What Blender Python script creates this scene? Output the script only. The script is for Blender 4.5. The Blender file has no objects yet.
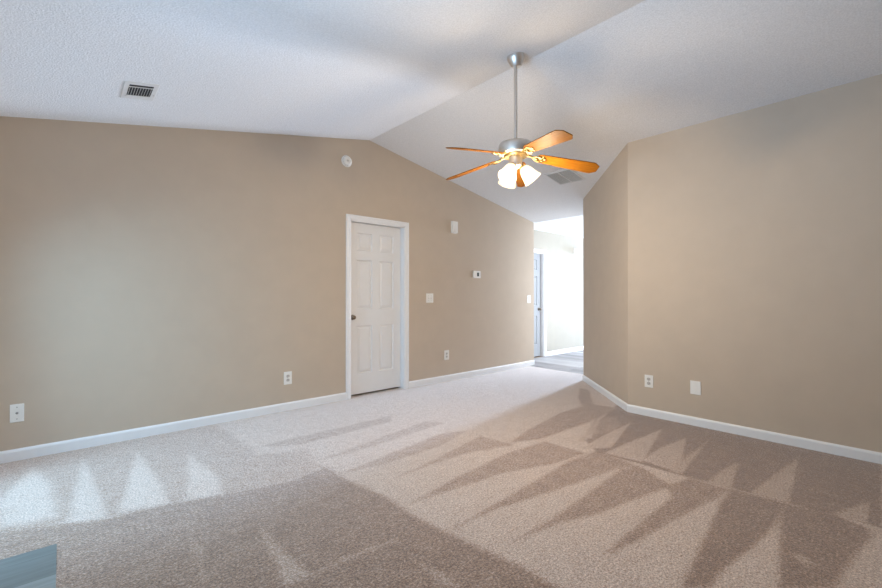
import bpy, bmesh, math, random
import numpy as np
from mathutils import Vector, Matrix

random.seed(4)
scene = bpy.context.scene
C = scene.collection

# ------------------------------------------------------------------ camera
CAM_H = 1.1714
YAW, PITCH = 0.8383, 0.0044
cam_data = bpy.data.cameras.new('camera')
cam_data.sensor_width = 36.0
cam_data.lens = 420.51 / 882.0 * 36.0
cam_data.clip_start = 0.02
cam = bpy.data.objects.new('camera', cam_data)
C.objects.link(cam)
cam.location = (0, 0, CAM_H)
fw = Vector((math.cos(YAW) * math.cos(PITCH), math.sin(YAW) * math.cos(PITCH), math.sin(PITCH)))
cam.rotation_euler = fw.to_track_quat('-Z', 'Y').to_euler()
scene.camera = cam

# ------------------------------------------------------------------ world, lights, exposure
scene.view_settings.view_transform = 'Standard'
scene.view_settings.look = 'None'
scene.view_settings.gamma = 1.0
scene.view_settings.use_curve_mapping = False
scene.view_settings.exposure = 0.10

world = bpy.data.worlds.new('world')
scene.world = world
world.use_nodes = True
world.node_tree.nodes['Background'].inputs['Color'].default_value = (0.62, 0.78, 1.0, 1)
world.node_tree.nodes['Background'].inputs['Strength'].default_value = 0.6


def area(name, loc, rot, sx, sy, power, color, spread=180):
    d = bpy.data.lights.new(name, 'AREA')
    d.shape = 'RECTANGLE'
    d.size, d.size_y = sx, sy
    d.energy = power
    d.color = color
    d.spread = math.radians(spread)
    o = bpy.data.objects.new(name, d)
    C.objects.link(o)
    o.location = loc
    o.rotation_euler = rot
    return o


R90 = math.pi / 2
# daylight through the openings, and added fill lamps (each lamp stands just outside its pane)
area('patio_skylight', (-0.95, 3.20, 1.35), (0, -R90 + math.radians(45), 0), 1.9, 1.0, 34, (0.40, 0.73, 1.0), 140)
area('patio_ground_bounce', (-0.95, 3.20, 0.8), (0, -R90 - math.radians(35), 0), 1.4, 1.0, 7, (0.51, 0.76, 1.0), 160)
area('side_fill_up', (-0.72, 1.2, 0.85), (0, -R90 - math.radians(36), 0), 0.6, 1.5, 22, (0.46, 0.70, 1.0), 85)  # added fill aimed up at the ceiling, through an added window
area('side_fill', (-0.60, 1.2, 1.25), (0, -R90, 0), 1.5, 1.5, 16, (0.25, 0.65, 1.0))  # added fill for the room, through the same added window
area('hall_end_daylight', (14.2, 4.26, 1.2), (0, R90, 0), 2.1, 0.70, 2300, (0.58, 0.75, 1.0))
area('hall_side_fill', (7.3, 2.85, 1.25), (R90, 0, 0), 2.2, 1.7, 62, (0.93, 0.96, 1.0))  # added fill to brighten the far wall's right end and nearby carpet
BULB_POWER = 35.0
BULB_COLOR = (1.0, 0.80, 0.56)

# ------------------------------------------------------------------ room dimensions (metres)
Y_FAR = 4.251          # wall with the white door
X_RIGHT = 4.25
Y_CORNER = 1.897       # where the right wall turns 45 degrees
AX, AY = 5.371, 3.018  # end of the angled wall
X_LEFT = -0.45
Y_NEAR = -1.6
X_END = 5.944          # end of the far wall, start of the hall
Y_HALL = 4.70
X_HALL_END = 14.0
XR, ZR, SL, SR = 2.685, 3.0076, 0.1915, 0.1828
WT = 0.12
Z_FLAT = ZR - SR * (X_END - XR)


def ceil_z(x):
    if x < XR:
        return ZR - SL * (XR - x)
    return max(ZR - SR * (x - XR), Z_FLAT)


# ------------------------------------------------------------------ materials
def new_mat(name):
    m = bpy.data.materials.new(name)
    m.use_nodes = True
    nt = m.node_tree
    return m, nt, nt.nodes['Principled BSDF']


def node(nt, kind, **kw):
    n = nt.nodes.new(kind)
    for k, v in kw.items():
        setattr(n, k, v)
    return n


def coords(nt, scale=None):
    tc = node(nt, 'ShaderNodeTexCoord')
    return tc.outputs['Object']


def noise(nt, vec, scale, detail=2.0, rough=0.5):
    n = node(nt, 'ShaderNodeTexNoise')
    n.inputs['Scale'].default_value = scale
    n.inputs['Detail'].default_value = detail
    n.inputs['Roughness'].default_value = rough
    nt.links.new(vec, n.inputs['Vector'])
    return n.outputs['Fac']


def ramp(nt, fac, stops):
    r = node(nt, 'ShaderNodeValToRGB')
    while len(r.color_ramp.elements) < len(stops):
        r.color_ramp.elements.new(0.5)
    for e, (p, c) in zip(r.color_ramp.elements, stops):
        e.position = p
        e.color = (c[0], c[1], c[2], 1)
    nt.links.new(fac, r.inputs['Fac'])
    return r.outputs['Color']


def bump(nt, height, bsdf, strength, dist):
    b = node(nt, 'ShaderNodeBump')
    b.inputs['Strength'].default_value = strength
    b.inputs['Distance'].default_value = dist
    nt.links.new(height, b.inputs['Height'])
    nt.links.new(b.outputs['Normal'], bsdf.inputs['Normal'])


def plain(name, color, rough=0.5, metal=0.0, var=0.03, scale=30, bmp=None):
    m, nt, b = new_mat(name)
    v = coords(nt)
    f = noise(nt, v, scale)
    lo = tuple(c * (1 - var) for c in color)
    hi = tuple(min(1, c * (1 + var)) for c in color)
    nt.links.new(ramp(nt, f, [(0.3, lo), (0.7, hi)]), b.inputs['Base Color'])
    b.inputs['Roughness'].default_value = rough
    b.inputs['Metallic'].default_value = metal
    if bmp:
        bump(nt, noise(nt, v, bmp[0], 3), b, bmp[1], bmp[2])
    return m


M_WALL = plain('tan_wall_paint', (0.54, 0.45, 0.36), 0.75, 0, 0.02, 6, (140, 0.12, 0.002))
M_WALL_HALL = plain('cream_wall_paint', (0.43, 0.395, 0.33), 0.75, 0, 0.02, 6, (140, 0.12, 0.002))
M_CEIL = plain('textured_white_ceiling', (0.76, 0.76, 0.77), 0.9, 0, 0.08, 110, (105, 0.65, 0.005))
M_TRIM = plain('white_trim_paint', (0.80, 0.81, 0.83), 0.35, 0, 0.01, 10)
M_DOOR = plain('white_door_paint', (0.79, 0.80, 0.82), 0.4, 0, 0.01, 10)
M_SHADEDDOOR = plain('shaded_door_paint', (0.40, 0.43, 0.47), 0.45, 0, 0.01, 10)  # white hall door darkened in its colour to look shaded
M_PLASTIC = plain('white_plastic', (0.82, 0.81, 0.78), 0.35, 0, 0.01, 40)
M_GREYPLASTIC = plain('pale_grey_plastic', (0.55, 0.53, 0.50), 0.4, 0, 0.02, 40)
M_DARK = plain('dark_slot', (0.03, 0.03, 0.03), 0.7, 0, 0.05, 40)
M_DUCT = plain('dark_duct', (0.035, 0.035, 0.04), 0.8, 0, 0.1, 20)
M_VENTMETAL = plain('white_vent_enamel', (0.70, 0.69, 0.68), 0.45, 0, 0.02, 40)
M_SCREEN = plain('grey_lcd', (0.06, 0.075, 0.07), 0.2, 0, 0.05, 60)
M_KNOB = plain('satin_bronze_knob', (0.20, 0.165, 0.13), 0.32, 1.0, 0.1, 60)
M_SCREW = plain('dull_screw', (0.35, 0.34, 0.33), 0.4, 0.8, 0.05, 60)


def brushed(name, color, rough):
    m, nt, b = new_mat(name)
    tc = node(nt, 'ShaderNodeTexCoord')
    mp = node(nt, 'ShaderNodeMapping')
    mp.inputs['Scale'].default_value = (8, 8, 220)
    nt.links.new(tc.outputs['Object'], mp.inputs['Vector'])
    f = noise(nt, mp.outputs['Vector'], 4, 3)
    nt.links.new(ramp(nt, f, [(0.3, tuple(c * 0.88 for c in color)), (0.7, color)]), b.inputs['Base Color'])
    b.inputs['Metallic'].default_value = 1.0
    b.inputs['Roughness'].default_value = rough
    return m


M_NICKEL = brushed('brushed_nickel', (0.74, 0.70, 0.65), 0.42)
M_BRACKET = brushed('satin_brass_nickel', (0.42, 0.31, 0.14), 0.4)


def wood_mat(name, dark, mid, light, along_x=True):
    m, nt, b = new_mat(name)
    tc = node(nt, 'ShaderNodeTexCoord')
    mp = node(nt, 'ShaderNodeMapping')
    mp.inputs['Scale'].default_value = (2.5, 30, 30) if along_x else (30, 2.5, 30)
    nt.links.new(tc.outputs['Object'], mp.inputs['Vector'])
    f = noise(nt, mp.outputs['Vector'], 3.0, 5, 0.6)
    nt.links.new(ramp(nt, f, [(0.25, dark), (0.5, mid), (0.75, light)]), b.inputs['Base Color'])
    b.inputs['Roughness'].default_value = 0.5
    b.inputs['Specular IOR Level'].default_value = 0.05
    return m


M_BLADE = wood_mat('honey_oak_blade', (0.14, 0.047, 0.004), (0.225, 0.080, 0.007), (0.30, 0.120, 0.011))


def shade_mat():
    """lit frosted glass: glows, and lets part of the bulb's light straight through"""
    m, nt, b = new_mat('frosted_lamp_glass')
    v = coords(nt)
    f = noise(nt, v, 14, 2)
    nt.links.new(ramp(nt, f, [(0.3, (0.028, 0.022, 0.014)), (0.7, (0.034, 0.028, 0.018))]), b.inputs['Base Color'])
    b.inputs['Roughness'].default_value = 0.4
    b.inputs['Emission Color'].default_value = (1.0, 0.84, 0.55, 1)
    b.inputs['Emission Strength'].default_value = 1.9
    tr = node(nt, 'ShaderNodeBsdfTransparent')
    tr.inputs['Color'].default_value = (1.0, 0.97, 0.92, 1)
    mx = node(nt, 'ShaderNodeMixShader')
    mx.inputs[0].default_value = 0.5
    nt.links.new(b.outputs[0], mx.inputs[1])
    nt.links.new(tr.outputs[0], mx.inputs[2])
    nt.links.new(mx.outputs[0], nt.nodes['Material Output'].inputs['Surface'])
    return m


def bulb_mat():
    m, nt, b = new_mat('glowing_bulb')
    v = coords(nt)
    f = noise(nt, v, 8, 1)
    nt.links.new(ramp(nt, f, [(0.3, (1.0, 0.75, 0.42)), (0.7, (1.0, 0.8, 0.5))]), b.inputs['Emission Color'])
    b.inputs['Emission Strength'].default_value = 6.0
    return m


M_SHADE = shade_mat()
M_BULB = bulb_mat()


def carpet_mat():
    m, nt, b = new_mat('cut_pile_carpet')
    v = coords(nt)
    att = node(nt, 'ShaderNodeAttribute', attribute_name='pile')
    # uneven edges of the vacuum strokes and blotchy footfall
    n1 = noise(nt, v, 9, 3, 0.6)
    n2 = noise(nt, v, 75, 3, 0.7)
    n3 = noise(nt, v, 130, 2, 0.7)
    n4 = noise(nt, v, 26, 3, 0.7)

    def math_(op, a, c):
        k = node(nt, 'ShaderNodeMath', operation=op)
        for i, s in enumerate((a, c)):
            if isinstance(s, (int, float)):
                k.inputs[i].default_value = s
            else:
                nt.links.new(s, k.inputs[i])
        return k.outputs[0]

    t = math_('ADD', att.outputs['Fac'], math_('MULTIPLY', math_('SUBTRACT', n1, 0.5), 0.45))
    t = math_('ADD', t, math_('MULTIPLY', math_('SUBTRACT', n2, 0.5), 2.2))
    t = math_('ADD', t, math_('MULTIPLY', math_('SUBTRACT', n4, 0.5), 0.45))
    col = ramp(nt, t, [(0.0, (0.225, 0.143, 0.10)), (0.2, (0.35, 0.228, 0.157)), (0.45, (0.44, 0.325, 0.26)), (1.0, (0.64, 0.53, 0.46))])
    tuft = ramp(nt, n3, [(0.30, (0.40, 0.38, 0.37)), (0.68, (1.40, 1.40, 1.40))])
    mx = node(nt, 'ShaderNodeMix', data_type='RGBA', blend_type='MULTIPLY')
    mx.inputs['Factor'].default_value = 1.0
    nt.links.new(col, mx.inputs['A'])
    nt.links.new(tuft, mx.inputs['B'])
    nt.links.new(mx.outputs['Result'], b.inputs['Base Color'])
    b.inputs['Roughness'].default_value = 0.95
    b.inputs['Specular IOR Level'].default_value = 0.1
    b.inputs['Sheen Weight'].default_value = 0.6
    b.inputs['Sheen Roughness'].default_value = 0.5
    h = math_('ADD', math_('MULTIPLY', n3, 0.6), math_('MULTIPLY', n2, 0.6))
    bump(nt, h, b, 0.7, 0.008)
    return m


M_CARPET = carpet_mat()


def plank_mat(name, c1, c2, c3, along_x=True, width=0.18, length=1.2):
    m, nt, b = new_mat(name)
    tc = node(nt, 'ShaderNodeTexCoord')
    mp = node(nt, 'ShaderNodeMapping')
    if not along_x:
        mp.inputs['Rotation'].default_value = (0, 0, R90)
    nt.links.new(tc.outputs['Object'], mp.inputs['Vector'])
    br = node(nt, 'ShaderNodeTexBrick')
    br.offset = 0.37
    br.inputs['Color1'].default_value = (0.15, 0.15, 0.15, 1)
    br.inputs['Color2'].default_value = (0.85, 0.85, 0.85, 1)
    br.inputs['Mortar'].default_value = (0, 0, 0, 1)
    br.inputs['Scale'].default_value = 1.0
    br.inputs['Mortar Size'].default_value = 0.0015
    br.inputs['Brick Width'].default_value = length
    br.inputs['Row Height'].default_value = width
    nt.links.new(mp.outputs['Vector'], br.inputs['Vector'])
    mp2 = node(nt, 'ShaderNodeMapping')
    mp2.inputs['Scale'].default_value = (1.6, 22, 1)
    nt.links.new(mp.outputs['Vector'], mp2.inputs['Vector'])
    f = noise(nt, mp2.outputs['Vector'], 2.2, 5, 0.6)
    mixf = node(nt, 'ShaderNodeMix', data_type='FLOAT')
    mixf.inputs['Factor'].default_value = 0.6
    nt.links.new(f, mixf.inputs['A'])
    nt.links.new(br.outputs['Color'], mixf.inputs['B'])
    col = ramp(nt, mixf.outputs['Result'], [(0.2, c1), (0.5, c2), (0.75, c3)])
    nt.links.new(col, b.inputs['Base Color'])
    b.inputs['Roughness'].default_value = 0.5
    return m


M_PLANK = plank_mat('grey_vinyl_plank', (0.11, 0.10, 0.097), (0.27, 0.25, 0.243), (0.42, 0.395, 0.385), along_x=False)
M_HEARTH = plank_mat('blue_grey_wood_look_tile', (0.11, 0.125, 0.125), (0.20, 0.225, 0.225), (0.30, 0.33, 0.33), along_x=True, width=0.2)


def glass_mat():
    m = bpy.data.materials.new('window_glass')
    m.use_nodes = True
    nt = m.node_tree
    nt.nodes.remove(nt.nodes['Principled BSDF'])
    out = nt.nodes['Material Output']
    tr = node(nt, 'ShaderNodeBsdfTransparent')
    gl = node(nt, 'ShaderNodeBsdfGlossy')
    gl.inputs['Roughness'].default_value = 0.02
    mx = node(nt, 'ShaderNodeMixShader')
    mx.inputs[0].default_value = 0.06
    nt.links.new(tr.outputs[0], mx.inputs[1])
    nt.links.new(gl.outputs[0], mx.inputs[2])
    nt.links.new(mx.outputs[0], out.inputs['Surface'])
    return m


M_GLASS = glass_mat()


# ------------------------------------------------------------------ geometry helpers
def obj(name, bm, mat, parent=None, smooth=False, loc=None):
    me = bpy.data.meshes.new(name)
    bmesh.ops.recalc_face_normals(bm, faces=bm.faces)
    bm.to_mesh(me)
    bm.free()
    if smooth:
        for p in me.polygons:
            p.use_smooth = True
    me.materials.append(mat)
    o = bpy.data.objects.new(name, me)
    C.objects.link(o)
    if parent:
        o.parent = parent
    if loc is not None:
        o.location = loc
    return o


def smooth_by_angle(o, deg=40):
    me = o.data
    bm = bmesh.new()
    bm.from_mesh(me)
    for f in bm.faces:
        f.smooth = True
    for e in bm.edges:
        if len(e.link_faces) == 2 and e.calc_face_angle() > math.radians(deg):
            e.smooth = False
    bm.to_mesh(me)
    bm.free()
    return o


def thing(name, label, cat, loc=(0, 0, 0), rot=(0, 0, 0), group=None):
    o = bpy.data.objects.new(name, None)
    C.objects.link(o)
    o.location = loc
    o.rotation_euler = rot
    o.empty_display_size = 0.05
    return tag(o, label, cat, group)


def tag(o, label, cat, group=None):
    o['label'] = label
    o['category'] = cat
    if group:
        o['group'] = group
    return o


def struct(name, bm, mat, parent=None, label=None, smooth=False):
    o = obj(name, bm, mat, parent, smooth)
    o['kind'] = 'structure'
    if label:
        o['label'] = label
    return o


def add_box(bm, lo, hi, bevel=0.0, mtx=None):
    r = bmesh.ops.create_cube(bm, size=1.0)
    vs = r['verts']
    for v in vs:
        v.co = Vector([lo[i] + (v.co[i] + 0.5) * (hi[i] - lo[i]) for i in range(3)])
    if bevel:
        es = list({e for v in vs for e in v.link_edges})
        rb = bmesh.ops.bevel(bm, geom=es, offset=bevel, segments=2, profile=0.6, affect='EDGES')
        vs = list({v for f in rb['faces'] for v in f.verts} | {v for v in vs if v.is_valid})
    if mtx is not None:
        bmesh.ops.transform(bm, matrix=mtx, verts=vs)
    return vs


def add_prism(bm, poly, a, b, axis):
    """extrude a closed 2-D polygon from a to b along axis ('x','y','z')"""
    def co(p, t):
        if axis == 'y':
            return (p[0], t, p[1])
        if axis == 'x':
            return (t, p[0], p[1])
        return (p[0], p[1], t)
    v0 = [bm.verts.new(co(p, a)) for p in poly]
    v1 = [bm.verts.new(co(p, b)) for p in poly]
    n = len(poly)
    bm.faces.new(v0)
    bm.faces.new(v1)
    for i in range(n):
        j = (i + 1) % n
        bm.faces.new((v0[i], v0[j], v1[j], v1[i]))


def add_sweep(bm, profile, a, b, up=Vector((0, 0, 1)), side=None):
    """profile (u = out from wall, w = up) swept on a straight line from a to b; side = wall's outward normal"""
    a, b = Vector(a), Vector(b)
    side = Vector(side)
    v0 = [bm.verts.new(a + side * u + up * w) for u, w in profile]
    v1 = [bm.verts.new(b + side * u + up * w) for u, w in profile]
    n = len(profile)
    bm.faces.new(v0)
    bm.faces.new(v1)
    for i in range(n):
        j = (i + 1) % n
        bm.faces.new((v0[i], v0[j], v1[j], v1[i]))


def add_lathe(bm, prof, seg=40, mtx=None):
    """prof: list of (r, z); closed at ends where r == 0"""
    rings = []
    for r, z in prof:
        if r < 1e-6:
            rings.append([bm.verts.new((0, 0, z))])
        else:
            rings.append([bm.verts.new((r * math.cos(2 * math.pi * i / seg), r * math.sin(2 * math.pi * i / seg), z)) for i in range(seg)])
    for A, B in zip(rings, rings[1:]):
        for i in range(seg):
            j = (i + 1) % seg
            if len(A) == 1 and len(B) == 1:
                continue
            if len(A) == 1:
                bm.faces.new((A[0], B[i], B[j]))
            elif len(B) == 1:
                bm.faces.new((A[i], A[j], B[0]))
            else:
                bm.faces.new((A[i], A[j], B[j], B[i]))
    vs = [v for R in rings for v in R]
    if mtx is not None:
        bmesh.ops.transform(bm, matrix=mtx, verts=vs)
    return vs


def add_tube(bm, pts, radius, seg=10):
    pts = [Vector(p) for p in pts]
    rings = []
    for i, p in enumerate(pts):
        d = (pts[min(i + 1, len(pts) - 1)] - pts[max(i - 1, 0)]).normalized()
        ref = Vector((0, 0, 1)) if abs(d.z) < 0.9 else Vector((1, 0, 0))
        u = d.cross(ref).normalized()
        w = d.cross(u)
        r = radius[i] if isinstance(radius, (list, tuple)) else radius
        rings.append([bm.verts.new(p + (u * math.cos(2 * math.pi * k / seg) + w * math.sin(2 * math.pi * k / seg)) * r) for k in range(seg)])
    for A, B in zip(rings, rings[1:]):
        for k in range(seg):
            l = (k + 1) % seg
            bm.faces.new((A[k], A[l], B[l], B[k]))
    bm.faces.new(rings[0])
    bm.faces.new(rings[-1])


# ------------------------------------------------------------------ the carpet and its vacuum strokes
# each stroke: how far the pile lies towards the light (0 dark .. 1 pale), edge softness in metres, outline on the floor (x, y)
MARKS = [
    (0.12, 0.03, [(-0.229, 3.031), (0.173, 2.828), (0.445, 2.798), (0.717, 2.706), (1.072, 2.621), (1.338, 2.675), (1.357, 2.384), (1.403, 2.039), (1.39, 1.794), (1.423, 1.509), (1.478, 1.131), (1.52, -1.65), (-0.8, -1.65), (-0.8, 3.05)]),  # brushed pile, with the drop in window light painted in too
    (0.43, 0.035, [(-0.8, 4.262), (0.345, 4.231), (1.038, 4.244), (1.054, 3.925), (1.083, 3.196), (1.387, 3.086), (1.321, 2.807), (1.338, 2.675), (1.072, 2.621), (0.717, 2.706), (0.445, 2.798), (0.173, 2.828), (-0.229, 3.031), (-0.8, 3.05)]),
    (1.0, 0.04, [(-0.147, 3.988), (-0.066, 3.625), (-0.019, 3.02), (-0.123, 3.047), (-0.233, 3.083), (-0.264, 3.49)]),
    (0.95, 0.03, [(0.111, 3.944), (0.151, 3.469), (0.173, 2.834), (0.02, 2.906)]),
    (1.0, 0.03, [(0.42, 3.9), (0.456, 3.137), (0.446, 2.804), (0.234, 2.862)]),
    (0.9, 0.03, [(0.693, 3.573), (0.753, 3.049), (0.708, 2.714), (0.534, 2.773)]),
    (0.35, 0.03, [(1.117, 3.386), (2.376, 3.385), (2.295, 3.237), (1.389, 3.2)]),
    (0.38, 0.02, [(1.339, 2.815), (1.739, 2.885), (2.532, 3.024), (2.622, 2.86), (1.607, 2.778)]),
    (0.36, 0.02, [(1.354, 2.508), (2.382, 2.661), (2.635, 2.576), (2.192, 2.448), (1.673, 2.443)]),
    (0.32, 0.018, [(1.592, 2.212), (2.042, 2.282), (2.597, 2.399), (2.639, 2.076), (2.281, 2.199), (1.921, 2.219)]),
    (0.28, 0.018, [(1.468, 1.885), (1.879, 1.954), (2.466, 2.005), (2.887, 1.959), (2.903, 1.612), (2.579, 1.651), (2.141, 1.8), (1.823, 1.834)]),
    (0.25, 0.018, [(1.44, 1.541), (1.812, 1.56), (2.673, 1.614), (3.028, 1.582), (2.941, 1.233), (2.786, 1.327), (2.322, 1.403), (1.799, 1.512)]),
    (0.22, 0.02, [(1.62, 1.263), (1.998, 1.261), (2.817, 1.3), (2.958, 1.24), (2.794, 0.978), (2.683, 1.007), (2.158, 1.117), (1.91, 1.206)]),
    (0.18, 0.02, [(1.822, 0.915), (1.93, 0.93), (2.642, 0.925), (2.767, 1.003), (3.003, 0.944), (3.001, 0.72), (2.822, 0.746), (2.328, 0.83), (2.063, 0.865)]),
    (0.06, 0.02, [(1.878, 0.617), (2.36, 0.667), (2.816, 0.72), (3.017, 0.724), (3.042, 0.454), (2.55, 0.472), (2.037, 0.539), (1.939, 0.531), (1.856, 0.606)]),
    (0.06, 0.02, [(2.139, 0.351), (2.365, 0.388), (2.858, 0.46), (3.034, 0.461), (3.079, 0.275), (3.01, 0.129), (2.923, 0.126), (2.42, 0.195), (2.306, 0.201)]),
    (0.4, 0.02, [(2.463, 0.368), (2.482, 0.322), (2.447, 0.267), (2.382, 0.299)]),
    (0.02, 0.015, [(2.983, 1.567), (2.995, 1.242), (3.002, 0.985), (3.033, 0.728), (3.05, 0.455), (3.078, 0.143), (3.077, 0.093), (4.272, 0.128), (4.242, 1.896), (4.426, 2.096), (3.773, 1.951), (3.159, 1.762)]),  # dark pile, deepened like the darkest strokes to paint in the dim near corner
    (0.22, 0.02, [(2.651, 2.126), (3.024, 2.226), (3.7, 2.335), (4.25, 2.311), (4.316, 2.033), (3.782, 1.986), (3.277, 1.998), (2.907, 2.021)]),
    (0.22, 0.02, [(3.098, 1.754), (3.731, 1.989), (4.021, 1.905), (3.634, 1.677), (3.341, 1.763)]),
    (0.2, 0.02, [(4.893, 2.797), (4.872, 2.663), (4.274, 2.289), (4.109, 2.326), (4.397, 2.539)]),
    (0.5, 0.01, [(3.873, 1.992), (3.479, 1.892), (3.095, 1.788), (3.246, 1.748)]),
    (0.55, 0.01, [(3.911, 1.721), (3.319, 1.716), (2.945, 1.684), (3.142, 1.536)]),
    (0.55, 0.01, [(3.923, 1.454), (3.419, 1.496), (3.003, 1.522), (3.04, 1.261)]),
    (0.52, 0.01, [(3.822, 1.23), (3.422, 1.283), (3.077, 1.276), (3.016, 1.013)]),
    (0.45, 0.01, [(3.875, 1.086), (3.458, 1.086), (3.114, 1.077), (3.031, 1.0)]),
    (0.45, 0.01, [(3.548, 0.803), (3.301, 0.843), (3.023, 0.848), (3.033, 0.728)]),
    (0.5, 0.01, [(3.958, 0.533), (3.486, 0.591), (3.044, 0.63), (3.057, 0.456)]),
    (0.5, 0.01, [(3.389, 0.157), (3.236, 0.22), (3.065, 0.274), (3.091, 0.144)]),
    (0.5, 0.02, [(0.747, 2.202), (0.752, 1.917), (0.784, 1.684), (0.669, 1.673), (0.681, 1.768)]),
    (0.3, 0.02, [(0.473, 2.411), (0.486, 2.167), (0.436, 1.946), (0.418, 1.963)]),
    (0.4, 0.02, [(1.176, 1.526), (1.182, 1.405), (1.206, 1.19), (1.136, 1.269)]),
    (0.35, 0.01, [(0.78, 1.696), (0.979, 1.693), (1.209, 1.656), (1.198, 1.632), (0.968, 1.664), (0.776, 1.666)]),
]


def inside_mask(px, py, poly):
    res = np.zeros(px.shape, bool)
    n = len(poly)
    for i in range(n):
        x0, y0 = poly[i]
        x1, y1 = poly[(i + 1) % n]
        if y0 == y1:
            continue
        c = ((y0 > py) != (y1 > py)) & (px < (x1 - x0) * (py - y0) / (y1 - y0) + x0)
        res ^= c
    return res


def edge_dist(px, py, poly):
    d = np.full(px.shape, 1e9)
    n = len(poly)
    for i in range(n):
        x0, y0 = poly[i]
        x1, y1 = poly[(i + 1) % n]
        dx, dy = x1 - x0, y1 - y0
        L = dx * dx + dy * dy + 1e-12
        t = np.clip(((px - x0) * dx + (py - y0) * dy) / L, 0, 1)
        d = np.minimum(d, np.hypot(px - x0 - t * dx, py - y0 - t * dy))
    return d


X_CARPET = 5.82
HX0, HX1, HY0, HY1 = X_LEFT - 0.02, -0.017, 1.25, 2.692      # tiled landing at the left


def build_carpet():
    step = 0.016
    xs = np.arange(X_LEFT - 0.02, X_CARPET + step * 0.5, step)
    xs[-1] = X_CARPET
    ys = np.arange(Y_NEAR - 0.02, Y_HALL + 0.02, step)
    gx, gy = np.meshgrid(xs, ys)
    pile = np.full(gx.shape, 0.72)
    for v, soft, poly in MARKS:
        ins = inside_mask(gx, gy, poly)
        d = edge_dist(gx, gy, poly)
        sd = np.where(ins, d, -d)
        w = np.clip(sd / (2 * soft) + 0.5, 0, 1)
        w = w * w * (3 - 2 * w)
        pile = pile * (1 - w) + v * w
    rng = np.random.default_rng(3)
    gz = rng.normal(0, 0.0009, gx.shape)
    # leave out the squares behind the angled wall and right wall
    nx, ny = len(xs), len(ys)
    idx = np.arange(nx * ny).reshape(ny, nx)
    cx = (gx[:-1, :-1] + gx[1:, 1:]) / 2
    cy = (gy[:-1, :-1] + gy[1:, 1:]) / 2
    keep = ~((cx > X_RIGHT + 0.03) & ((cx - X_RIGHT) - (cy - Y_CORNER) > 0.05) & (cy < AY - 0.03))
    keep &= ~((cy > Y_FAR + 0.10) & (cx < X_END + 1))
    keep &= ~((cx < HX1) & (cy > HY0) & (cy < HY1))
    q = np.stack([idx[:-1, :-1], idx[:-1, 1:], idx[1:, 1:], idx[1:, :-1]], -1)[keep]
    used = np.unique(q)
    remap = np.full(nx * ny, -1)
    remap[used] = np.arange(len(used))
    verts = np.stack([gx.ravel(), gy.ravel(), gz.ravel()], -1)[used]
    me = bpy.data.meshes.new('floor')
    me.vertices.add(len(verts))
    me.vertices.foreach_set('co', verts.astype(np.float32).ravel())
    me.loops.add(q.size)
    me.loops.foreach_set('vertex_index', remap[q].astype(np.int32).ravel())
    me.polygons.add(len(q))
    me.polygons.foreach_set('loop_start', np.arange(0, q.size, 4, dtype=np.int32))
    me.polygons.foreach_set('loop_total', np.full(len(q), 4, dtype=np.int32))
    me.update(calc_edges=True)
    me.validate()
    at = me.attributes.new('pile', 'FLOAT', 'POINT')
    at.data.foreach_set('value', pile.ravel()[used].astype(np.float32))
    me.polygons.foreach_set('use_smooth', np.ones(len(q), bool))
    me.materials.append(M_CARPET)
    o = bpy.data.objects.new('floor', me)
    C.objects.link(o)
    o['kind'] = 'structure'
    o['label'] = 'beige cut-pile carpet with pale vacuum strokes'
    return o


build_carpet()

bm = bmesh.new()
add_box(bm, (X_CARPET + 0.004, AY - 0.1, -0.06), (X_HALL_END + 0.3, Y_HALL + 0.02, -0.004))
struct('floor_hall', bm, M_PLANK, label='grey vinyl plank hall floor')
bm = bmesh.new()
add_box(bm, (X_CARPET - 0.012, AY - 0.05, -0.02), (X_CARPET + 0.014, Y_FAR + 0.1, 0.002), 0.003)
struct('trim_1', bm, M_PLANK, label='narrow threshold strip between carpet and plank floor')
bm = bmesh.new()
add_box(bm, (HX0, HY0, -0.06), (HX1, HY1, 0.003), 0.002)
struct('floor_landing', bm, M_HEARTH, label='blue-grey wood-look tile landing set into the carpet')

# ------------------------------------------------------------------ ceiling
bm = bmesh.new()
xl = X_LEFT - WT
xe = X_HALL_END + 0.3
low = [(xl, ceil_z(xl)), (XR, ZR), (X_END, Z_FLAT), (xe, Z_FLAT)]
up = [(xe, Z_FLAT + 0.15), (X_END, Z_FLAT + 0.15), (XR, ZR + 0.15), (xl, ceil_z(xl) + 0.15)]
add_prism(bm, low + up, Y_NEAR - WT, Y_HALL + WT, 'y')
struct('ceiling', bm, M_CEIL, label='white textured vaulted ceiling with a ridge')

# ------------------------------------------------------------------ walls
DX0, DX1, DZ = 2.434, 3.206, 2.042        # opening of the white door
TOP = 0.06                                # walls run a little up into the ceiling slab
bm = bmesh.new()
add_prism(bm, [(xl, -0.05), (DX0, -0.05), (DX0, ceil_z(DX0) + TOP), (xl, ceil_z(xl) + TOP)], Y_FAR, Y_FAR + WT, 'y')
add_prism(bm, [(DX0, DZ), (DX1, DZ), (DX1, ceil_z(DX1) + TOP), (XR, ZR + TOP), (DX0, ceil_z(DX0) + TOP)], Y_FAR, Y_FAR + WT, 'y')
add_prism(bm, [(DX1, -0.05), (X_END, -0.05), (X_END, Z_FLAT + TOP), (DX1, ceil_z(DX1) + TOP)], Y_FAR, Y_FAR + WT, 'y')
add_box(bm, (X_END - WT, Y_FAR + WT, -0.05), (X_END, Y_HALL, Z_FLAT + TOP))
struct('wall_far', bm, M_WALL, label='tan gabled wall holding the white door')

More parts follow.
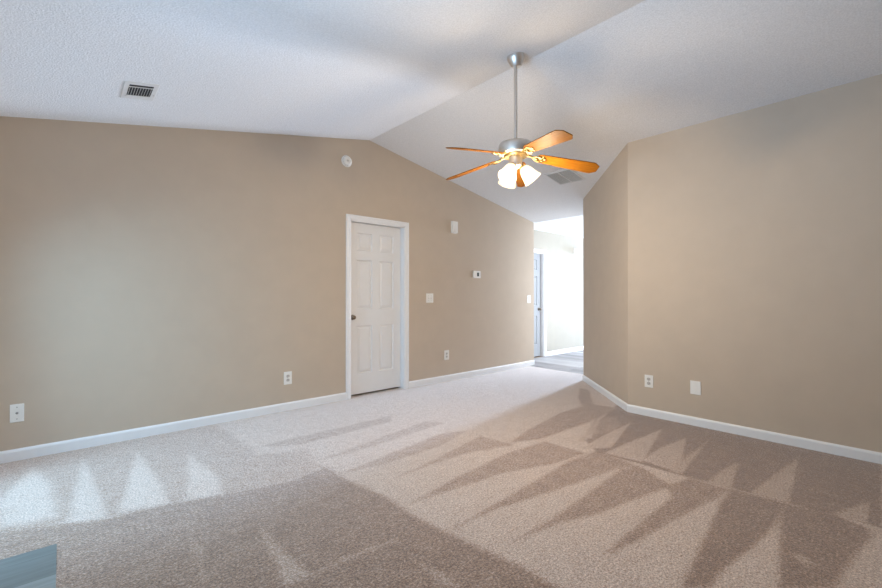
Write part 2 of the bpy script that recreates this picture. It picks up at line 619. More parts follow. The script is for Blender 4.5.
bm = bmesh.new()
add_box(bm, (X_RIGHT, Y_NEAR - WT, -0.05), (X_RIGHT + WT, Y_CORNER, ceil_z(X_RIGHT) + 0.02))
struct('wall_right', bm, M_WALL, label='tan wall on the right')
bm = bmesh.new()
k = WT / math.sqrt(2)
pl = [(X_RIGHT, Y_CORNER), (AX, AY), (AX + WT, AY), (AX + WT, AY - 0.05), (X_RIGHT + 0.17, Y_CORNER - 0.05), (X_RIGHT + WT, Y_CORNER - 0.05), (X_RIGHT + 0.06, Y_CORNER - 0.02)]
# sloping top so that it ends in the ceiling slab
v0 = [bm.verts.new((x, y, -0.05)) for x, y in pl]
v1 = [bm.verts.new((x, y, ceil_z(x) + 0.03)) for x, y in pl]
bm.faces.new(v0)
bm.faces.new(v1)
for i in range(len(pl)):
    j = (i + 1) % len(pl)
    bm.faces.new((v0[i], v0[j], v1[j], v1[i]))
struct('wall_angled', bm, M_WALL, label='short tan wall set at an angle')
KX0, KX1, KZ0, KZ1 = 6.1, 8.5, 0.3, 2.2      # wide unseen window added in the right-hand hall wall for a fill lamp
bm = bmesh.new()
for x0, x1, z0, z1 in ((AX + WT, KX0, -0.05, Z_FLAT + 0.1), (KX1, X_HALL_END + WT, -0.05, Z_FLAT + 0.1), (KX0, KX1, -0.05, KZ0), (KX0, KX1, KZ1, Z_FLAT + 0.1)):
    add_box(bm, (x0, AY - WT, z0), (x1, AY, z1))
struct('wall_hall_right', bm, M_WALL_HALL)

# hall wall with an open doorway
HX_0, HX_1, HZ = 6.13, 6.90, 1.99
bm = bmesh.new()
add_box(bm, (X_END - WT, Y_HALL, -0.05), (HX_0, Y_HALL + WT, Z_FLAT + TOP))
add_box(bm, (HX_0, Y_HALL, HZ), (HX_1, Y_HALL + WT, Z_FLAT + TOP))
add_box(bm, (HX_1, Y_HALL, -0.05), (X_HALL_END + WT, Y_HALL + WT, Z_FLAT + TOP))
struct('wall_hall', bm, M_WALL_HALL, label='cream hall wall beyond the opening')
bm = bmesh.new()
for lo, hi in (((5.8, 6.2, -0.05), (7.5, 6.3, 2.5)), ((5.7, Y_HALL + WT, -0.05), (5.8, 6.3, 2.5)), ((7.5, Y_HALL + WT, -0.05), (7.6, 6.3, 2.5)),
               ((5.7, Y_HALL + WT, 2.4), (7.6, 6.3, 2.5))):
    add_box(bm, lo, hi)
struct('wall_bedroom', bm, M_WALL_HALL)
bm = bmesh.new()
add_box(bm, (5.7, Y_HALL + 0.02, -0.08), (7.6, 6.3, -0.004))
struct('floor_bedroom', bm, plain('dim_beige_carpet', (0.42, 0.33, 0.26), 0.95, 0, 0.12, 90, (200, 0.5, 0.006)))
# unseen closet box added behind the white door to stop sky light leaking in
bm = bmesh.new()
for lo, hi in (((2.2, 5.0, -0.05), (3.4, 5.08, 2.4)), ((2.12, Y_FAR + WT, -0.05), (2.2, 5.08, 2.4)), ((3.4, Y_FAR + WT, -0.05), (3.48, 5.08, 2.4)),
               ((2.12, Y_FAR + WT, 2.3), (3.48, 5.08, 2.4)), ((2.12, Y_FAR + WT - 0.02, -0.12), (3.48, 5.08, -0.03))):
    add_box(bm, lo, hi)
struct('wall_closet', bm, M_WALL)


def walled_opening(name, axis, fixed0, fixed1, a0, a1, oa0, oa1, oz0, oz1, zt, mat):
    bm = bmesh.new()

    def bx(p0, p1, z0, z1):
        if p1 - p0 < 1e-4 or z1 - z0 < 1e-4:
            return
        if axis == 'y':                       # wall runs along y
            add_box(bm, (fixed0, p0, z0), (fixed1, p1, z1))
        else:
            add_box(bm, (p0, fixed0, z0), (p1, fixed1, z1))
    bx(a0, oa0, -0.05, zt)
    bx(oa1, a1, -0.05, zt)
    bx(oa0, oa1, -0.05, oz0)
    bx(oa0, oa1, oz1, zt)
    return struct(name, bm, mat)


PY0, PY1, PZ = 2.60, 3.80, 2.06             # patio door in the left wall
SY0, SY1, SZ0, SZ1 = 0.40, 2.00, 0.45, 2.06   # unseen window beside the camera, added to carry fill lamps
bm = bmesh.new()
zt = ceil_z(X_LEFT) + 0.05
for y0, y1, z0, z1 in ((Y_NEAR - WT, SY0, -0.05, zt), (SY0, SY1, -0.05, SZ0), (SY0, SY1, SZ1, zt), (SY1, PY0, -0.05, zt),
                       (PY0, PY1, -0.05, 0.02), (PY0, PY1, PZ, zt), (PY1, Y_FAR, -0.05, zt)):
    add_box(bm, (X_LEFT - WT, y0, z0), (X_LEFT, y1, z1))
struct('wall_left', bm, M_WALL)
bm = bmesh.new()
add_prism(bm, [(xl, -0.05), (X_RIGHT + WT, -0.05), (X_RIGHT + WT, ceil_z(X_RIGHT + WT) + TOP), (XR, ZR + TOP), (xl, ceil_z(xl) + TOP)], Y_NEAR - WT, Y_NEAR, 'y')
struct('wall_near', bm, M_WALL)
EY0, EY1, EZ0, EZ1 = 3.86, 4.66, 0.1, 2.25     # window at the end of the hall
walled_opening('wall_hall_end', 'y', X_HALL_END, X_HALL_END + WT, AY - WT, Y_HALL + WT, EY0, EY1, EZ0, EZ1, Z_FLAT + 0.1, M_WALL_HALL)


def window(name, axis, f, a0, a1, z0, z1, bars):
    """frame with a thin pane in an opening; axis = direction the wall runs in, f = centre of its thickness"""
    w, t = 0.05, 0.03
    bm = bmesh.new()

    def bx(p0, p1, q0, q1, th=t):
        if axis == 'y':
            add_box(bm, (f - th, p0, q0), (f + th, p1, q1), 0.003)
        else:
            add_box(bm, (p0, f - th, q0), (p1, f + th, q1), 0.003)
    bx(a0, a1, z0, z0 + w)
    bx(a0, a1, z1 - w, z1)
    bx(a0, a0 + w, z0 + w, z1 - w)
    bx(a1 - w, a1, z0 + w, z1 - w)
    for i in range(1, bars + 1):
        c = a0 + (a1 - a0) * i / (bars + 1)
        bx(c - 0.025, c + 0.025, z0 + w, z1 - w, 0.025)
    o = struct(name, bm, M_TRIM)
    bm = bmesh.new()
    if axis == 'y':
        add_box(bm, (f - 0.003, a0 + 0.02, z0 + 0.02), (f + 0.003, a1 - 0.02, z1 - 0.02))
    else:
        add_box(bm, (a0 + 0.02, f - 0.003, z0 + 0.02), (a1 - 0.02, f + 0.003, z1 - 0.02))
    struct('window_pane', bm, M_GLASS, o)
    return o


window('window_1', 'y', X_LEFT - 0.07, PY0, PY1, 0.02, PZ, 1)
window('window_added_2', 'y', X_LEFT - 0.07, SY0, SY1, SZ0, SZ1, 1)  # unseen, added for the side fill lamps
window('window_added_4', 'x', AY - 0.07, KX0, KX1, KZ0, KZ1, 1)  # unseen, added for the hall side fill lamp
window('window_3', 'y', X_HALL_END + 0.07, EY0, EY1, EZ0, EZ1, 1)

# ------------------------------------------------------------------ baseboards
BH = 0.083
PROFILE = [(0, 0), (0.014, 0), (0.014, BH - 0.018), (0.011, BH - 0.009), (0.006, BH - 0.003), (0.004, BH), (0, BH)]


def base(name, runs, h=1.0):
    bm = bmesh.new()
    for a, b, side in runs:
        add_sweep(bm, [(u, w * h) for u, w in PROFILE], a, b, side=side)
    return struct(name, bm, M_TRIM)


CW = 0.057
base('baseboard_far', [((X_LEFT, Y_FAR, 0), (DX0 - CW, Y_FAR, 0), (0, -1, 0)),
                       ((DX1 + CW, Y_FAR, 0), (X_END, Y_FAR, 0), (0, -1, 0))])
base('baseboard_right', [((X_RIGHT, Y_NEAR, 0), (X_RIGHT, Y_CORNER + 0.004, 0), (-1, 0, 0))], 0.93)
s2 = math.sqrt(0.5)
base('baseboard_angled', [((X_RIGHT, Y_CORNER, 0), (AX, AY, 0), (-s2, s2, 0))], 0.93)
base('baseboard_left', [((X_LEFT, Y_NEAR, 0), (X_LEFT, PY0 - 0.06, 0), (1, 0, 0)), ((X_LEFT, PY1 + 0.06, 0), (X_LEFT, Y_FAR, 0), (1, 0, 0))])
base('baseboard_near', [((X_LEFT, Y_NEAR, 0), (X_RIGHT, Y_NEAR, 0), (0, 1, 0))])
base('baseboard_hall', [((HX_1 + 0.07, Y_HALL, 0), (X_HALL_END, Y_HALL, 0), (0, -1, 0)),
                        ((X_END, Y_HALL, 0), (HX_0 - 0.07, Y_HALL, 0), (0, -1, 0))])


# ------------------------------------------------------------------ doors
def casing(name, x0, x1, z, y, w, depth):
    """stepped casing around an opening plus the jamb lining"""
    bm = bmesh.new()
    prof = [(0, 0.010), (0.012, 0.014), (w * 0.55, 0.016), (w * 0.8, 0.012), (w, 0.016)]   # (distance from the opening, thickness)
    path_in = [(x0, 0), (x0, z), (x1, z), (x1, 0)]

    def offs(d):
        return [(x0 - d, 0), (x0 - d, z + d), (x1 + d, z + d), (x1 + d, 0)]
    prev = None
    rings = []
    for d, t in [(0, 0)] + prof + [(w, 0)]:
        rings.append([bm.verts.new((p[0], y - t, p[1])) for p in offs(d)])
    for A, B in zip(rings, rings[1:]):
        for i in range(3):
            bm.faces.new((A[i], A[i + 1], B[i + 1], B[i]))
    # jamb lining
    jt = 0.012
    add_box(bm, (x0 - 0.001, y, 0), (x0 + jt, y + depth, z))
    add_box(bm, (x1 - jt, y, 0), (x1 + 0.001, y + depth, z))
    add_box(bm, (x0, y, z - jt), (x1, y + depth, z + 0.001))
    return struct(name, bm, M_TRIM)


casing('trim_2', DX0, DX1, DZ, Y_FAR, CW, WT)
casing('trim_3', HX_0, HX_1, HZ, Y_HALL, 0.065, WT)


def six_panel(name, w, h, t=0.035, mat=None):
    """door leaf in its own frame: x 0..w, z 0..h, front face at y = 0 with six recessed and raised panels"""
    bm = bmesh.new()
    st = 0.112 * w / 0.762
    mid = 0.105 * w / 0.762
    pw = (w - 2 * st - mid) / 2
    xs = [0, st, st + pw, st + pw + mid, st + 2 * pw + mid, w]
    zs = [0, 0.235, 0.80, 1.00, 1.58, 1.69, 1.90, h]
    zs = [z * (h / 2.015) if i < 7 else h for i, z in enumerate(zs)]
    grid = {}
    for i, x in enumerate(xs):
        for j, z in enumerate(zs):
            grid[i, j] = bm.verts.new((x, 0, z))
    for i in range(5):
        for j in range(7):
            a, b, c, d = grid[i, j], grid[i + 1, j], grid[i + 1, j + 1], grid[i, j + 1]
            if i in (1, 3) and j in (1, 3, 5):
                def ring(e, y):
                    return [bm.verts.new((v.co.x + (e if v in (a, d) else -e), y, v.co.z + (e if v in (a, b) else -e))) for v in (a, b, c, d)]
                rings = [[a, b, c, d], ring(0.006, 0.013), ring(0.016, 0.0135), ring(0.040, 0.003)]
                for A, B in zip(rings, rings[1:]):
                    for k in range(4):
                        l = (k + 1) % 4
                        bm.faces.new((A[k], A[l], B[l], B[k]))
                bm.faces.new(rings[-1])
            else:
                bm.faces.new((a, b, c, d))
    # edges and back
    bk = [bm.verts.new((x, t, z)) for x, z in ((0, 0), (w, 0), (w, h), (0, h))]
    bm.faces.new(bk)
    bot = [grid[i, 0] for i in range(6)]
    topv = [grid[i, 7] for i in range(6)]
    lef = [grid[0, j] for j in range(8)]
    rig = [grid[5, j] for j in range(8)]
    bm.faces.new(bot + [bk[1], bk[0]])
    bm.faces.new(topv + [bk[2], bk[3]])
    bm.faces.new(lef + [bk[3], bk[0]])
    bm.faces.new(rig + [bk[2], bk[1]])
    return struct(name, bm, mat or M_DOOR)


def knob(parent, x, z):
    m = Matrix.Translation((x, 0, z)) @ Matrix.Rotation(R90, 4, 'X')
    bm = bmesh.new()
    add_lathe(bm, [(0, 0), (0.029, 0), (0.030, 0.004), (0.025, 0.008), (0.011, 0.010), (0.010, 0.022), (0.015, 0.027), (0.023, 0.033),
                   (0.025, 0.041), (0.022, 0.049), (0.012, 0.053), (0, 0.054)], 32, m)
    o = struct('door_knob', bm, M_KNOB, parent, label='dark metal door knob', smooth=True)
    return o


d1 = six_panel('door_1', DX1 - DX0 - 0.03, DZ - 0.012 - 0.026)
d1.location = (DX0 + 0.015, Y_FAR + 0.068, 0.022)
d1['label'] = 'closed white six-panel door in the tan wall'
knob(d1, 0.050, 0.900)
d2 = six_panel('door_2', HX_1 - HX_0 - 0.058, HZ - 0.03, mat=M_SHADEDDOOR)  # darker paint stands in for shade on this leaf
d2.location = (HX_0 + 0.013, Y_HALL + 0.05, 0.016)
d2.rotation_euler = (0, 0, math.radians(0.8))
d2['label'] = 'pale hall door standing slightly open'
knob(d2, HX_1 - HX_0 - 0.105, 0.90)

# ------------------------------------------------------------------ ceiling fan
FX, FY = 2.528, 1.972
fan = thing('ceiling_fan', 'brushed nickel five-blade ceiling fan with oak blades and lit lamp shades', 'ceiling fan', (FX, FY, 0))
tilt = math.atan(SL)
zc = ceil_z(FX)

bm = bmesh.new()
# canopy follows the slope of the ceiling at its rim
m = Matrix.Translation((0, 0, zc)) @ Matrix.Rotation(-tilt, 4, 'Y')
add_lathe(bm, [(0, 0.0), (0.065, 0.0), (0.066, -0.008), (0.063, -0.024), (0.052, -0.050), (0.040, -0.072), (0.032, -0.081), (0, -0.081)], 48, m)
smooth_by_angle(obj('canopy', bm, M_NICKEL, fan))
bm = bmesh.new()
add_tube(bm, [(0, 0, zc - 0.07), (0, 0, 2.30)], 0.0127, 20)
smooth_by_angle(obj('downrod', bm, M_NICKEL, fan))
bm = bmesh.new()
add_lathe(bm, [(0, 2.345), (0.018, 2.345), (0.022, 2.328), (0.028, 2.322), (0.100, 2.318), (0.119, 2.312), (0.127, 2.300), (0.128, 2.288), (0.128, 2.238),
               (0.124, 2.231), (0.100, 2.228), (0, 2.228)], 56)
smooth_by_angle(obj('motor_housing', bm, M_NICKEL, fan), 50)
bm = bmesh.new()
add_lathe(bm, [(0, 2.234), (0.085, 2.234), (0.088, 2.222), (0.080, 2.212), (0, 2.212)], 40)
smooth_by_angle(obj('flywheel', bm, M_BRACKET, fan))
bm = bmesh.new()
add_lathe(bm, [(0, 2.214), (0.050, 2.214), (0.052, 2.20), (0.049, 2.165), (0.052, 2.155), (0.045, 2.140), (0.020, 2.128), (0.010, 2.118), (0, 2.117)], 40)
smooth_by_angle(obj('switch_housing', bm, M_NICKEL, fan), 50)


def blade_bm():
    """blade along +x from r=0.17 to r=0.64, chamfered tip, slightly cupped, 6 mm thick"""
    bm = bmesh.new()
    outline = [(0.165, 0.030), (0.175, 0.044), (0.20, 0.050), (0.40, 0.060), (0.575, 0.068), (0.588, 0.067), (0.622, 0.040), (0.627, 0.034)]
    top, bot = [], []
    full = outline + [(x, -y) for x, y in reversed(outline)]
    vt = [bm.verts.new((x, y, 0.003)) for x, y in full]
    vb = [bm.verts.new((x, y, -0.003)) for x, y in full]
    bm.faces.new(vt)
    bm.faces.new(vb)
    n = len(full)
    for i in range(n):
        j = (i + 1) % n
        bm.faces.new((vt[i], vt[j], vb[j], vb[i]))
    es = [e for e in bm.edges if abs(e.verts[0].co.z - e.verts[1].co.z) < 1e-6]
    bmesh.ops.bevel(bm, geom=es, offset=0.0015, segments=2, profile=0.6, affect='EDGES')
    return bm


def bracket_bm():
    """blade iron: arm from the flywheel, scrolled, with a three-lobed plate under the blade root"""
    bm = bmesh.new()
    # arm in the blade's frame (x along the blade)
    add_tube(bm, [(0.062, 0, 0.004), (0.09, 0, 0.006), (0.12, 0, 0.002), (0.15, 0, -0.006), (0.175, 0, -0.008)], [0.011, 0.009, 0.008, 0.009, 0.011], 10)
    for s in (-1, 1):
        add_tube(bm, [(0.125, 0, -0.002), (0.150, s * 0.020, -0.006), (0.178, s * 0.030, -0.008), (0.205, s * 0.026, -0.0075)], [0.006, 0.006, 0.008, 0.006], 8)
    for x, y in ((0.205, -0.026), (0.205, 0.026), (0.225, 0.0)):
        add_lathe(bm, [(0, -0.010), (0.008, -0.010), (0.013, -0.007), (0.014, -0.003), (0, -0.003)], 14, Matrix.Translation((x, y, 0)))
    pts = [(0.165, 0.022), (0.19, 0.034), (0.215, 0.030), (0.235, 0.010), (0.235, -0.010), (0.215, -0.030), (0.19, -0.034), (0.165, -0.022)]
    add_prism(bm, pts, -0.0065, -0.0032, 'z')
    return bm


DROOP = math.radians(7.5)
PITCHA = math.radians(-15)
SAG = (0.0, 0.7, -0.5, -1.5, 2.8)      # blades of an old fan hang unevenly
SWAY = (0.0, 0.0, -1.0, 2.5, 0.0)
first_blade = None
for i in range(5):
    psi = math.radians(30 + 72 * i)
    mtx = Matrix.Translation((0, 0, 2.236)) @ Matrix.Rotation(psi + math.radians(SWAY[i]), 4, 'Z') @ Matrix.Rotation(DROOP + math.radians(SAG[i]), 4, 'Y') @ Matrix.Rotation(PITCHA, 4, 'X')
    if first_blade is None:
        first_blade = obj('fan_blade', blade_bm(), M_BLADE, fan)
        first_bracket = obj('blade_bracket', bracket_bm(), M_BRACKET, first_blade, smooth=True)
        b_ = first_blade
    else:
        b_ = first_blade.copy()
        C.objects.link(b_)
        b_.parent = fan
        k_ = first_bracket.copy()
        C.objects.link(k_)
        k_.parent = b_
    b_.matrix_local = mtx


def shade_bm():
    """bell shaped glass: neck at z = 0, mouth at z = -0.125, with wall thickness"""
    bm = bmesh.new()
    out = [(0.020, 0.0), (0.030, -0.006), (0.041, -0.022), (0.049, -0.045), (0.054, -0.070), (0.060, -0.095), (0.067, -0.115), (0.071, -0.124)]
    inn = [(r - 0.0035, z) for r, z in reversed(out)]
    add_lathe(bm, out + inn, 36)
    # close the neck ring
    return bm


lamp_cups = []
first = None
for i, al in enumerate((-8, 112, 232)):
    ang = math.radians(al) + YAW - R90
    mtx = Matrix.Translation((0.052 * math.cos(ang), 0.052 * math.sin(ang), 2.136)) @ Matrix.Rotation(ang, 4, 'Z') @ Matrix.Rotation(math.radians(-38), 4, 'Y')
    if first is None:
        bm = bmesh.new()
        add_lathe(bm, [(0, 0.030), (0.010, 0.030), (0.014, 0.018), (0.024, 0.010), (0.026, -0.004), (0.022, -0.010), (0, -0.010)], 24)
        cup = smooth_by_angle(obj('lamp_holder', bm, M_BRACKET, fan))
        sh = obj('lamp_shade', shade_bm(), M_SHADE, cup, smooth=True)
        bm = bmesh.new()
        add_lathe(bm, [(0, -0.008), (0.012, -0.010), (0.013, -0.030), (0.019, -0.042), (0.023, -0.055), (0.020, -0.070), (0.010, -0.079), (0, -0.081)], 20)
        bu = obj('bulb', bm, M_BULB, cup, smooth=True)
        first = (cup, sh, bu)
    else:
        cup = first[0].copy()
        C.objects.link(cup)
        cup.parent = fan
        for s in first[1:]:
            c = s.copy()
            C.objects.link(c)
            c.parent = cup
    cup.matrix_local = mtx
    ld = bpy.data.lights.new('bulb_light', 'POINT')
    ld.energy = BULB_POWER
    ld.color = BULB_COLOR
    ld.shadow_soft_size = 0.05
    lo = bpy.data.objects.new('bulb_light', ld)
    C.objects.link(lo)
    lo.location = Vector((FX, FY, 0)) + mtx @ Vector((0, 0, -0.114))

# ------------------------------------------------------------------ ceiling vents
# supply vent on the left slope; local x = up the slope, y = along the ridge, z = away from the ceiling
def slope_frame(x, y, left=True):
    a = -math.atan(SL) if left else math.atan(SR)
    return (x, y, ceil_z(x)), (math.pi, 0, 0), a


def vent_root(name, label, cat, x, y, left):
    a = -math.atan(SL) if left else math.atan(SR)
    o = thing(name, label, cat, (x, y, ceil_z(x)), (0, a, 0))
    return o


def frame_bm(lx, ly, bx, by, th, ox0=None):
    """flat bevelled rim hanging below z = 0"""
    bm = bmesh.new()
    o = [(-lx, -ly), (lx, -ly), (lx, ly), (-lx, ly)]
    i_ = [(-lx + bx, -ly + by), (lx - bx, -ly + by), (lx - bx, ly - by), (-lx + bx, ly - by)]
    rings = [[(x, y, 0.0) for x, y in o], [(x, y, -th * 0.4) for x, y in o], [(x * 0.96, y * 0.96, -th) for x, y in o], [(x, y, -th) for x, y in i_], [(x, y, 0.0) for x, y in i_]]
    vs = [[bm.verts.new(p) for p in r] for r in rings]
    for A, B in zip(vs, vs[1:] + vs[:1]):
        for k in range(4):
            l = (k + 1) % 4
            bm.faces.new((A[k], A[l], B[l], B[k]))
    return bm


v = vent_root('ceiling_vent', 'small white ceiling vent with dark slots on the left slope', 'vent', 0.386, 3.502, True)
obj('frame', frame_bm(0.098, 0.152, 0.030, 0.040, 0.004), M_VENTMETAL, v)
bm = bmesh.new()
add_box(bm, (-0.070, -0.115, -0.002), (0.070, 0.115, 0.0))
obj('backing', bm, M_DUCT, v)
bm = bmesh.new()
add_box(bm, (-0.069, -0.080, -0.006), (0.069, -0.070, -0.002), 0.001)
obj('crossbar', bm, M_VENTMETAL, v)
bm = bmesh.new()
add_box(bm, (-0.069, 0.078, -0.006), (0.069, 0.113, -0.002), 0.001)
obj('crossbar', bm, M_VENTMETAL, v)
for i in range(9):
    x = -0.060 + 0.120 * i / 8
    if i == 0:
        bm = bmesh.new()
        add_box(bm, (-0.0012, -0.070, -0.004), (0.0012, 0.082, 0.0), 0, Matrix.Rotation(math.radians(28), 4, 'Y'))
        fin = obj('louvre', bm, M_VENTMETAL, v)
        f_ = fin
    else:
        f_ = fin.copy()
        C.objects.link(f_)
        f_.parent = v
    f_.location = (x, 0, -0.003)
bm = bmesh.new()
add_box(bm, (0.078, 0.02, -0.02), (0.083, 0.03, -0.010), 0.001)
obj('damper_lever', bm, M_VENTMETAL, v)

g = vent_root('return_grille', 'two-panel ceiling grille behind the fan blades on the right slope', 'vent', 4.632, 2.85, False)
obj('frame', frame_bm(0.182, 0.180, 0.020, 0.020, 0.010), M_VENTMETAL, g)
bm = bmesh.new()
add_box(bm, (-0.165, -0.163, -0.002), (0.165, 0.163, 0.0))
obj('backing', bm, plain('grey_filter', (0.30, 0.28, 0.25), 0.9, 0, 0.1, 60), g)
bm = bmesh.new()
add_box(bm, (-0.164, -0.007, -0.010), (0.164, 0.007, -0.001), 0.001)
obj('divider', bm, M_VENTMETAL, g)
fin = None
for s in (-1, 1):
    for i in range(17):
        x = -0.152 + 0.304 * i / 16
        if fin is None:
            bm = bmesh.new()
            add_box(bm, (-0.0014, -0.074, -0.007), (0.0014, 0.074, 0.0), 0, Matrix.Rotation(math.radians(-35), 4, 'Y'))
            fin = obj('louvre', bm, M_GREYPLASTIC, g)
            f_ = fin
        else:
            f_ = fin.copy()
            C.objects.link(f_)
            f_.parent = g
        f_.location = (x, s * 0.084, -0.002)


# ------------------------------------------------------------------ wall devices
# local frame: x = right along the wall seen from the room, z = up, -y = out of the wall
def on_far(x, z):
    return (x, Y_FAR, z), (0, 0, 0)


def on_right(y, z):
    return (X_RIGHT, y, z), (0, 0, -R90)


def plate_bm(w, h, t=0.006):
    bm = bmesh.new()
    add_box(bm, (-w / 2, -t, -h / 2), (w / 2, 0.0, h / 2), 0.0025)
    return bm


def screw(parent, x, z, y=-0.006, mat=None):
    bm = bmesh.new()
    m = Matrix.Translation((x, y, z)) @ Matrix.Rotation(R90, 4, 'X')
    add_lathe(bm, [(0, -0.0005), (0.0036, -0.0005), (0.0036, 0.0006), (0.002, 0.0014), (0, 0.0016)], 12, m)
    return obj('screw', bm, mat or M_SCREW, parent, smooth=True)


def outlet(label, place, w=0.080, h=0.125, group=None):
    loc, rot = place
    t = thing('wall_outlet', label, 'outlet', loc, rot)
    obj('cover_plate', plate_bm(w, h), M_PLASTIC, t)
    for s in (-1, 1):
        bm = bmesh.new()
        m = Matrix.Translation((0, -0.006, s * 0.0205)) @ Matrix.Rotation(R90, 4, 'X')
        # rounded socket face with flat top and bottom
        pts = []
        for k in range(28):
            a = 2 * math.pi * k / 28
            pts.append((0.0175 * math.cos(a), max(-0.0145, min(0.0145, 0.0175 * math.sin(a)))))
        add_prism(bm, pts, -0.001, 0.0022, 'z')
        bmesh.ops.transform(bm, matrix=m, verts=bm.verts)
        soc = obj('socket', bm, M_GREYPLASTIC, t)
        bm = bmesh.new()
        add_box(bm, (-0.0078, -0.0088, s * 0.0205 - 0.001), (-0.0052, -0.0080, s * 0.0205 + 0.008))
        add_box(bm, (0.0052, -0.0088, s * 0.0205 - 0.001), (0.0078, -0.0080, s * 0.0205 + 0.008))
        add_lathe(bm, [(0, 0), (0.0026, 0), (0.0026, 0.0008), (0, 0.0008)], 10, Matrix.Translation((0, -0.008, s * 0.0205 - 0.007)) @ Matrix.Rotation(R90, 4, 'X'))
        obj('slots', bm, M_DARK, soc)
    screw(t, 0, 0)
    return t


def switch(label, place, gangs, w, h):
    loc, rot = place
    t = thing('light_switch', label, 'light switch', loc, rot)
    obj('cover_plate', plate_bm(w, h), M_PLASTIC, t)
    for i in range(gangs):
        x = (i - (gangs - 1) / 2) * 0.046
        bm = bmesh.new()
        add_box(bm, (x - 0.0055, -0.0068, -0.0125), (x + 0.0055, -0.005, 0.0125), 0.0006)
        fr = obj('toggle_slot', bm, M_GREYPLASTIC, t)
        bm = bmesh.new()
        add_box(bm, (-0.004, -0.012, -0.0045), (0.004, 0.002, 0.0045), 0.001, Matrix.Translation((x, -0.0065, 0.002)) @ Matrix.Rotation(math.radians(-25), 4, 'X'))
        obj('toggle', bm, M_PLASTIC, fr)
        screw(t, x, 0.030)
        screw(t, x, -0.030)
    return t


outlet('white duplex outlet on the far wall left of the white door', on_far(1.714, 0.331), 0.082, 0.130)
outlet('white duplex outlet low on the far wall right of the white door', on_far(3.925, 0.358), 0.086, 0.132)
outlet('white duplex outlet on the right wall beside the angled corner', on_right(1.694, 0.340), 0.080, 0.120)
switch('white double light switch on the wall right of the white door', on_far(3.62, 1.142), 2, 0.122, 0.124)
switch('single light switch near the end of the far wall beside the hall opening', on_far(5.797, 1.117), 1, 0.090, 0.128)

loc, rot = on_right(1.288, 0.342)
t = thing('blank_cover_plate', 'blank white cover plate on the right wall, right of the outlet', 'wall plate', loc, rot)
obj('cover_plate', plate_bm(0.085, 0.122), M_PLASTIC, t)
screw(t, 0, 0.030, mat=M_PLASTIC)
screw(t, 0, -0.030, mat=M_PLASTIC)

loc, rot = on_far(-0.240, 0.337)
t = thing('cable_plate', 'white cable socket plate at the left end of the far wall', 'wall plate', loc, rot)
obj('cover_plate', plate_bm(0.072, 0.128), M_PLASTIC, t)
bm = bmesh.new()
mm = Matrix.Translation((0, -0.005, 0)) @ Matrix.Rotation(R90, 4, 'X')
add_lathe(bm, [(0, 0), (0.008, 0), (0.008, 0.003), (0.0055, 0.004), (0.0055, 0.011), (0.0035, 0.011), (0, 0.008)], 14, mm)
obj('cable_socket', bm, M_SCREW, t, smooth=False)
screw(t, 0, 0.042)
screw(t, 0, -0.042)

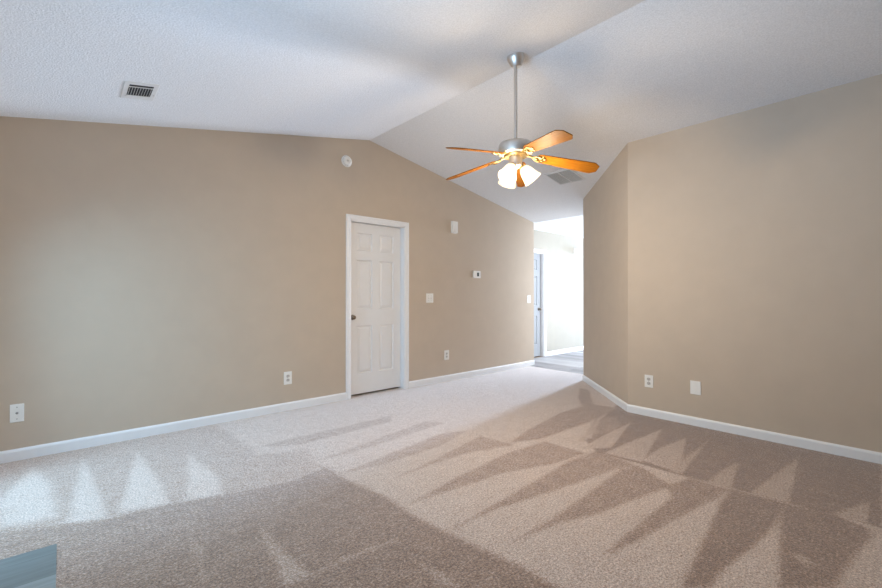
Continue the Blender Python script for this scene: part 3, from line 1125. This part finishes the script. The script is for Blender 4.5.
# smoke detector, a disc flat on the far wall
loc, rot = on_far(2.384, 2.695)
t = thing('smoke_detector', 'round white smoke detector on the wall above the white door', 'smoke detector', loc, rot)
mx = Matrix.Rotation(R90, 4, 'X')
bm = bmesh.new()
add_lathe(bm, [(0, 0), (0.065, 0), (0.066, 0.006), (0.063, 0.009), (0, 0.010)], 36, mx)
smooth_by_angle(obj('mounting_base', bm, M_PLASTIC, t))
bm = bmesh.new()
add_lathe(bm, [(0, 0.009), (0.054, 0.009), (0.055, 0.020), (0.050, 0.030), (0.038, 0.035), (0.026, 0.036), (0.024, 0.034), (0, 0.034)], 36, mx)
smooth_by_angle(obj('detector_body', bm, M_PLASTIC, t), 50)
bm = bmesh.new()
for k in range(16):
    a = 2 * math.pi * k / 16
    add_box(bm, (-0.003, -0.0019, -0.0075), (0.003, 0.0019, 0.0075), 0, mx @ Matrix.Rotation(a, 4, 'Z') @ Matrix.Translation((0.0535, 0, 0.018)) @ Matrix.Rotation(math.radians(-6), 4, 'Y'))
obj('sounder_slots', bm, M_GREYPLASTIC, t)
bm = bmesh.new()
add_lathe(bm, [(0, 0.033), (0.012, 0.033), (0.012, 0.037), (0.010, 0.0385), (0, 0.0385)], 18, mx)
obj('test_button', bm, M_GREYPLASTIC, t)

# door chime box
loc, rot = on_far(4.058, 2.128)
t = thing('door_chime', 'tall white door chime box above the thermostat', 'door chime', loc, rot)
bm = bmesh.new()
add_box(bm, (-0.050, -0.012, -0.084), (0.050, 0.0, 0.084), 0.003)
obj('back_plate', bm, M_PLASTIC, t)
bm = bmesh.new()
add_box(bm, (-0.046, -0.042, -0.081), (0.046, -0.010, 0.081), 0.008)
obj('chime_cover', bm, M_PLASTIC, t)

# thermostat
loc, rot = on_far(4.517, 1.485)
t = thing('thermostat', 'white thermostat with a dark screen on the far wall', 'thermostat', loc, rot)
bm = bmesh.new()
add_box(bm, (-0.072, -0.026, -0.052), (0.072, 0.0, 0.052), 0.005)
obj('thermostat_body', bm, M_PLASTIC, t)
bm = bmesh.new()
add_box(bm, (-0.006, -0.0275, -0.028), (0.034, -0.025, 0.028), 0.0008)
obj('screen', bm, M_SCREEN, t)
bm = bmesh.new()
for z in (-0.02, 0.0, 0.02):
    add_box(bm, (0.046, -0.0285, z - 0.006), (0.060, -0.025, z + 0.006), 0.001)
obj('buttons', bm, M_GREYPLASTIC, t)

# chime box on the hall wall
t = thing('wall_sensor', 'small pale box high on the bright hall wall', 'wall box', (8.07, Y_HALL, 2.115), (0, 0, 0))
bm = bmesh.new()
add_box(bm, (-0.10, -0.012, -0.068), (0.10, 0.0, 0.068), 0.003)
obj('back_plate', bm, M_PLASTIC, t)
bm = bmesh.new()
add_box(bm, (-0.094, -0.045, -0.063), (0.094, -0.010, 0.063), 0.008)
obj('cover', bm, M_PLASTIC, t)
